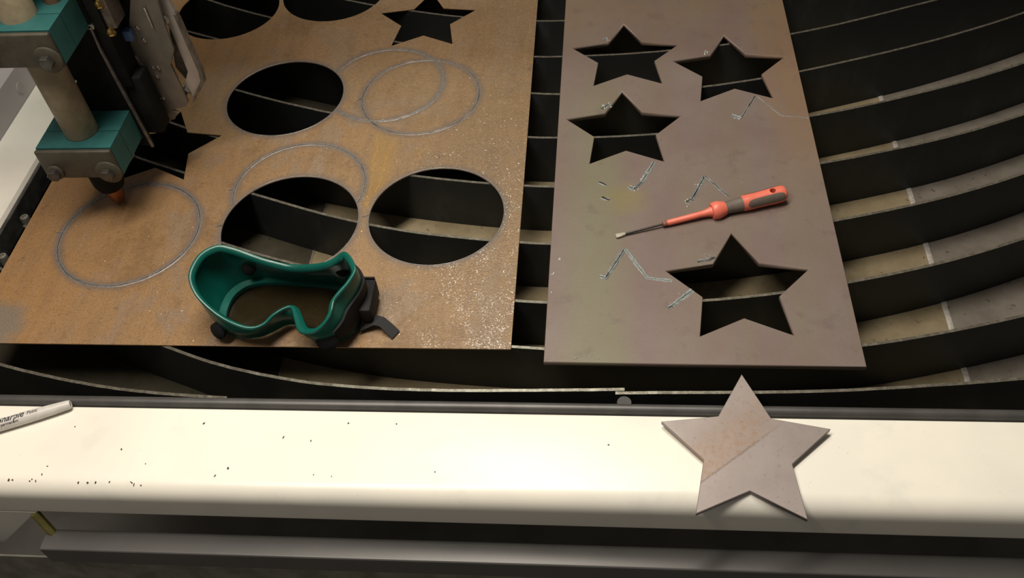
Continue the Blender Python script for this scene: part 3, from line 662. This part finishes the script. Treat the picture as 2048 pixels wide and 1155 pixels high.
turned('torch_body', (TX, TY, .025), (0, 0, 1), [(0, .0115), (.003, .0155), (.012, .0185), (.05, .0195)], DARKB, TO, 28)
turned('nozzle', (TX, TY, .0035), (0, 0, 1), [(0, .0035), (.0005, .0068), (.005, .0085), (.012, .0100), (.020, .0112), (.0235, .0112)], COPPER, TO, 28)
box('carriage_back', (-.548, .8645, .15), (-.497, .8690, .42), DARKB, TO, .0005)
box('lower_dark_fill', (-.548, .829, .070), (-.520, .8540, .150), DARKB, TO, .002)  # dark filler block standing in for shadow and black parts here
turned('torch_sleeve', (TX, TY, .104), (0, 0, 1), [(0, .0178), (.008, .0182), (.009, .0186), (.23, .0186), (.232, .017)], KHAKI, TO, 36)
for z1 in (.112, .264):
    z0 = z1 - .040
    cb = thing('clamp_block', (TX, TY, z0), None, None); cb.parent = TO; cb.location = (0, 0, z0)
    for k in ('label', 'category'):
        if k in cb: del cb[k]
    # a split teal block with a bore for the torch
    def yoke(ya, yb, sgn):
        hw = .044; n = 14; pts = [(-hw, ya), (-hw, yb)] if False else None
        arcp = [(.0188 * cos(RAD(a)), .0188 * sin(RAD(a))) for a in [(180 * i / n) for i in range(n + 1)]]
        if sgn > 0: poly = [(hw, .0004), (hw, .036), (-hw, .036), (-hw, .0004)] + [(-x, max(.0004, y)) for x, y in arcp]
        else: poly = [(-hw, -.0006), (-hw, -.029), (hw, -.029), (hw, -.0006)] + [(x, min(-.0006, -y)) for x, y in arcp]
        return [(TX + x, TY + y) for x, y in poly]
    for sgn in (1, -1):
        bm = bmesh.new(); prism(bm, yoke(0, 0, sgn), lambda x, y: (x, y, z0), lambda x, y: (x, y, z1))
        put('clamp_half', bm_mesh(bm), TEAL, cb)
    bm = bmesh.new(); bx(bm, (TX - .045, TY - .035, z0 - .0005), (TX + .0445, TY - .0291, z1 - .0008), .0022, 3)
    put('clamp_plate', bm_mesh(bm), PLATEG, cb, smooth=40)
    for bxx, wr in ((.0325, .0150), (-.031, .0095)):
        turned('washer', (TX + bxx, TY - .0351, z0 + .010), (0, -1, 0), [(0, wr), (.0024, wr), (.003, wr - .0008), (.003, .0005)], PLATEG, cb, 30)
        turned('bolt', (TX + bxx, TY - .0382, z0 + .010), (0, -1, 0), [(0, .0074), (.0055, .0074), (.0065, .0066), (.0066, .0005)], BOLT, cb, 6, 20)
# tall back plate; the light on its right edge is painted as a paler strip
xz_plate('back_plate', [(-.612, .40), (-.5425, .40), (-.5424, .222), (-.5428, .195), (-.5406, .1517), (-.5357, .0558), (-.552, .056), (-.56, .10), (-.612, .10)], .822, .8255, DARKB, TO)
xz_plate('lit_edge_strip', [(-.5424, .222), (-.5428, .195), (-.5406, .1517), (-.5357, .0558), (-.5390, .0558), (-.5436, .1517), (-.5452, .195), (-.5444, .2225)], .8195, .8222, EDGE, TO)
box('carriage_body', (-.59, .8258, .14), (-.53, .858, .42), DARKB, TO, .002)
box('carriage_shade_box', (-.70, .78, .42), (-.39, 1.02, .62), DARKB, TO, .004)  # unseen box above the view, added and sized to shade the upper-left sheet
xz_plate('carriage_plate', [(-.5080, .42), (-.5087, .23), (-.526, .1926), (-.5369, .1595), (-.5400, .128), (-.5322, .1157), (-.5401, .0802), (-.5439, .0617), (-.519, .0651), (-.5108, .0758), (-.5194, .0798), (-.497, .0846), (-.4927, .0913), (-.4954, .1454), (-.4838, .1643), (-.4825, .1998), (-.4795, .2291), (-.47, .42)], .860, .864, ALU, TO)
xz_plate('inner_plate', [(-.541, .168), (-.528, .160), (-.5235, .120), (-.531, .104), (-.546, .102), (-.552, .150)], .8545, .8598, EDGE, TO)
xz_plate('side_bracket', [(-.492, .42), (-.4902, .2199), (-.4864, .1944), (-.482, .1839), (-.4821, .1278), (-.4977, .1043), (-.4896, .090), (-.4679, .1189), (-.4665, .1324), (-.469, .1972), (-.472, .2194), (-.475, .42)], .870, .8765, ALUB, TO, .001)
xz_plate('bracket_web', [(-.487, .19), (-.480, .185), (-.480, .128), (-.492, .108), (-.500, .13)], .8765, .8815, EDGE, TO)
xz_plate('bracket_flange', [(-.4695, .21), (-.4665, .1324), (-.4679, .1189), (-.4896, .090), (-.4870, .088), (-.4640, .1175), (-.4625, .133), (-.4660, .21)], .862, .8700, EDGE, TO)
for i, (x, y, z, r) in enumerate(((-.5137, .860, .1791, .0028), (-.5149, .860, .1955, .0028), (-.5113, .860, .1416, .0026), (-.5175, .860, .1418, .0018), (-.5170, .860, .1290, .0022), (-.5215, .860, .0980, .0024), (-.5309, .8545, .1301, .0030), (-.5335, .8545, .1080, .0036), (-.5917, .822, .154, .0028), (-.4850, .870, .2000, .0060), (-.4950, .870, .1010, .0052), (-.545, .8258, .2220, .0045))):
    sc = turned('screw', (x, y, z), (0, -1, 0), [(0, r), (r * .6, r), (r * .9, r * .7), (r * .9, r * .45), (r * .45, r * .4), (r * .45, .0002)], CHROME, TO, 14)
bm = bmesh.new(); bx(bm, (-.4975, .8575, .196), (-.4955, .8600, .222), .0003)
ob = put('slot_pin', bm_mesh(bm), CHROME, TO)
turned('brass_fitting', (-.5290, .832, .2080), (.2, -.6, .5), [(0, .0050), (.006, .0050), (.007, .0035), (.012, .0030), (.013, .0008)], BRASS, TO, 6, 20)
turned('brass_fitting', (-.5280, .832, .2420), (.2, -.6, .5), [(0, .0050), (.006, .0050), (.007, .0035), (.012, .0030), (.013, .0008)], BRASS, TO, 6, 20)
box('blue_connector', (-.5300, .8500, .184), (-.5205, .8598, .197), plain('blue_plastic', (.08, .16, .34), .4), TO, .001)
box('steel_manifold', (-.546, .8300, .214), (-.520, .8575, .30), EDGE, TO, .0015)
bm = bmesh.new(); tube(bm, [(-.560, .806, .222), (-.560, .808, .24), (-.562, .808, .30), (-.565, .806, .42)], .0095, 14)
put('brown_hose', bm_mesh(bm), plain('brown_hose_rubber', (.17, .10, .06), .5, 0, .2, 60), TO, smooth=60)
bm = bmesh.new(); tube(bm, [(-.533, .842, .178), (-.536, .838, .196), (-.540, .836, .215)], .004, 8)
bm2 = bmesh.new()
put('wire', bm_mesh(bm), DARKB, TO, smooth=60)
box('gantry_shade_beam', (-1.0, 1.16, .42), (1.05, 1.26, .50), HOUSING, TO, .004)  # unseen beam, added to shade the far end of the table
for x in (-1.0, .99): box('gantry_upright', (x, 1.0, .0475), (x + .06, 1.26, .40), HOUSING, TO, .003)
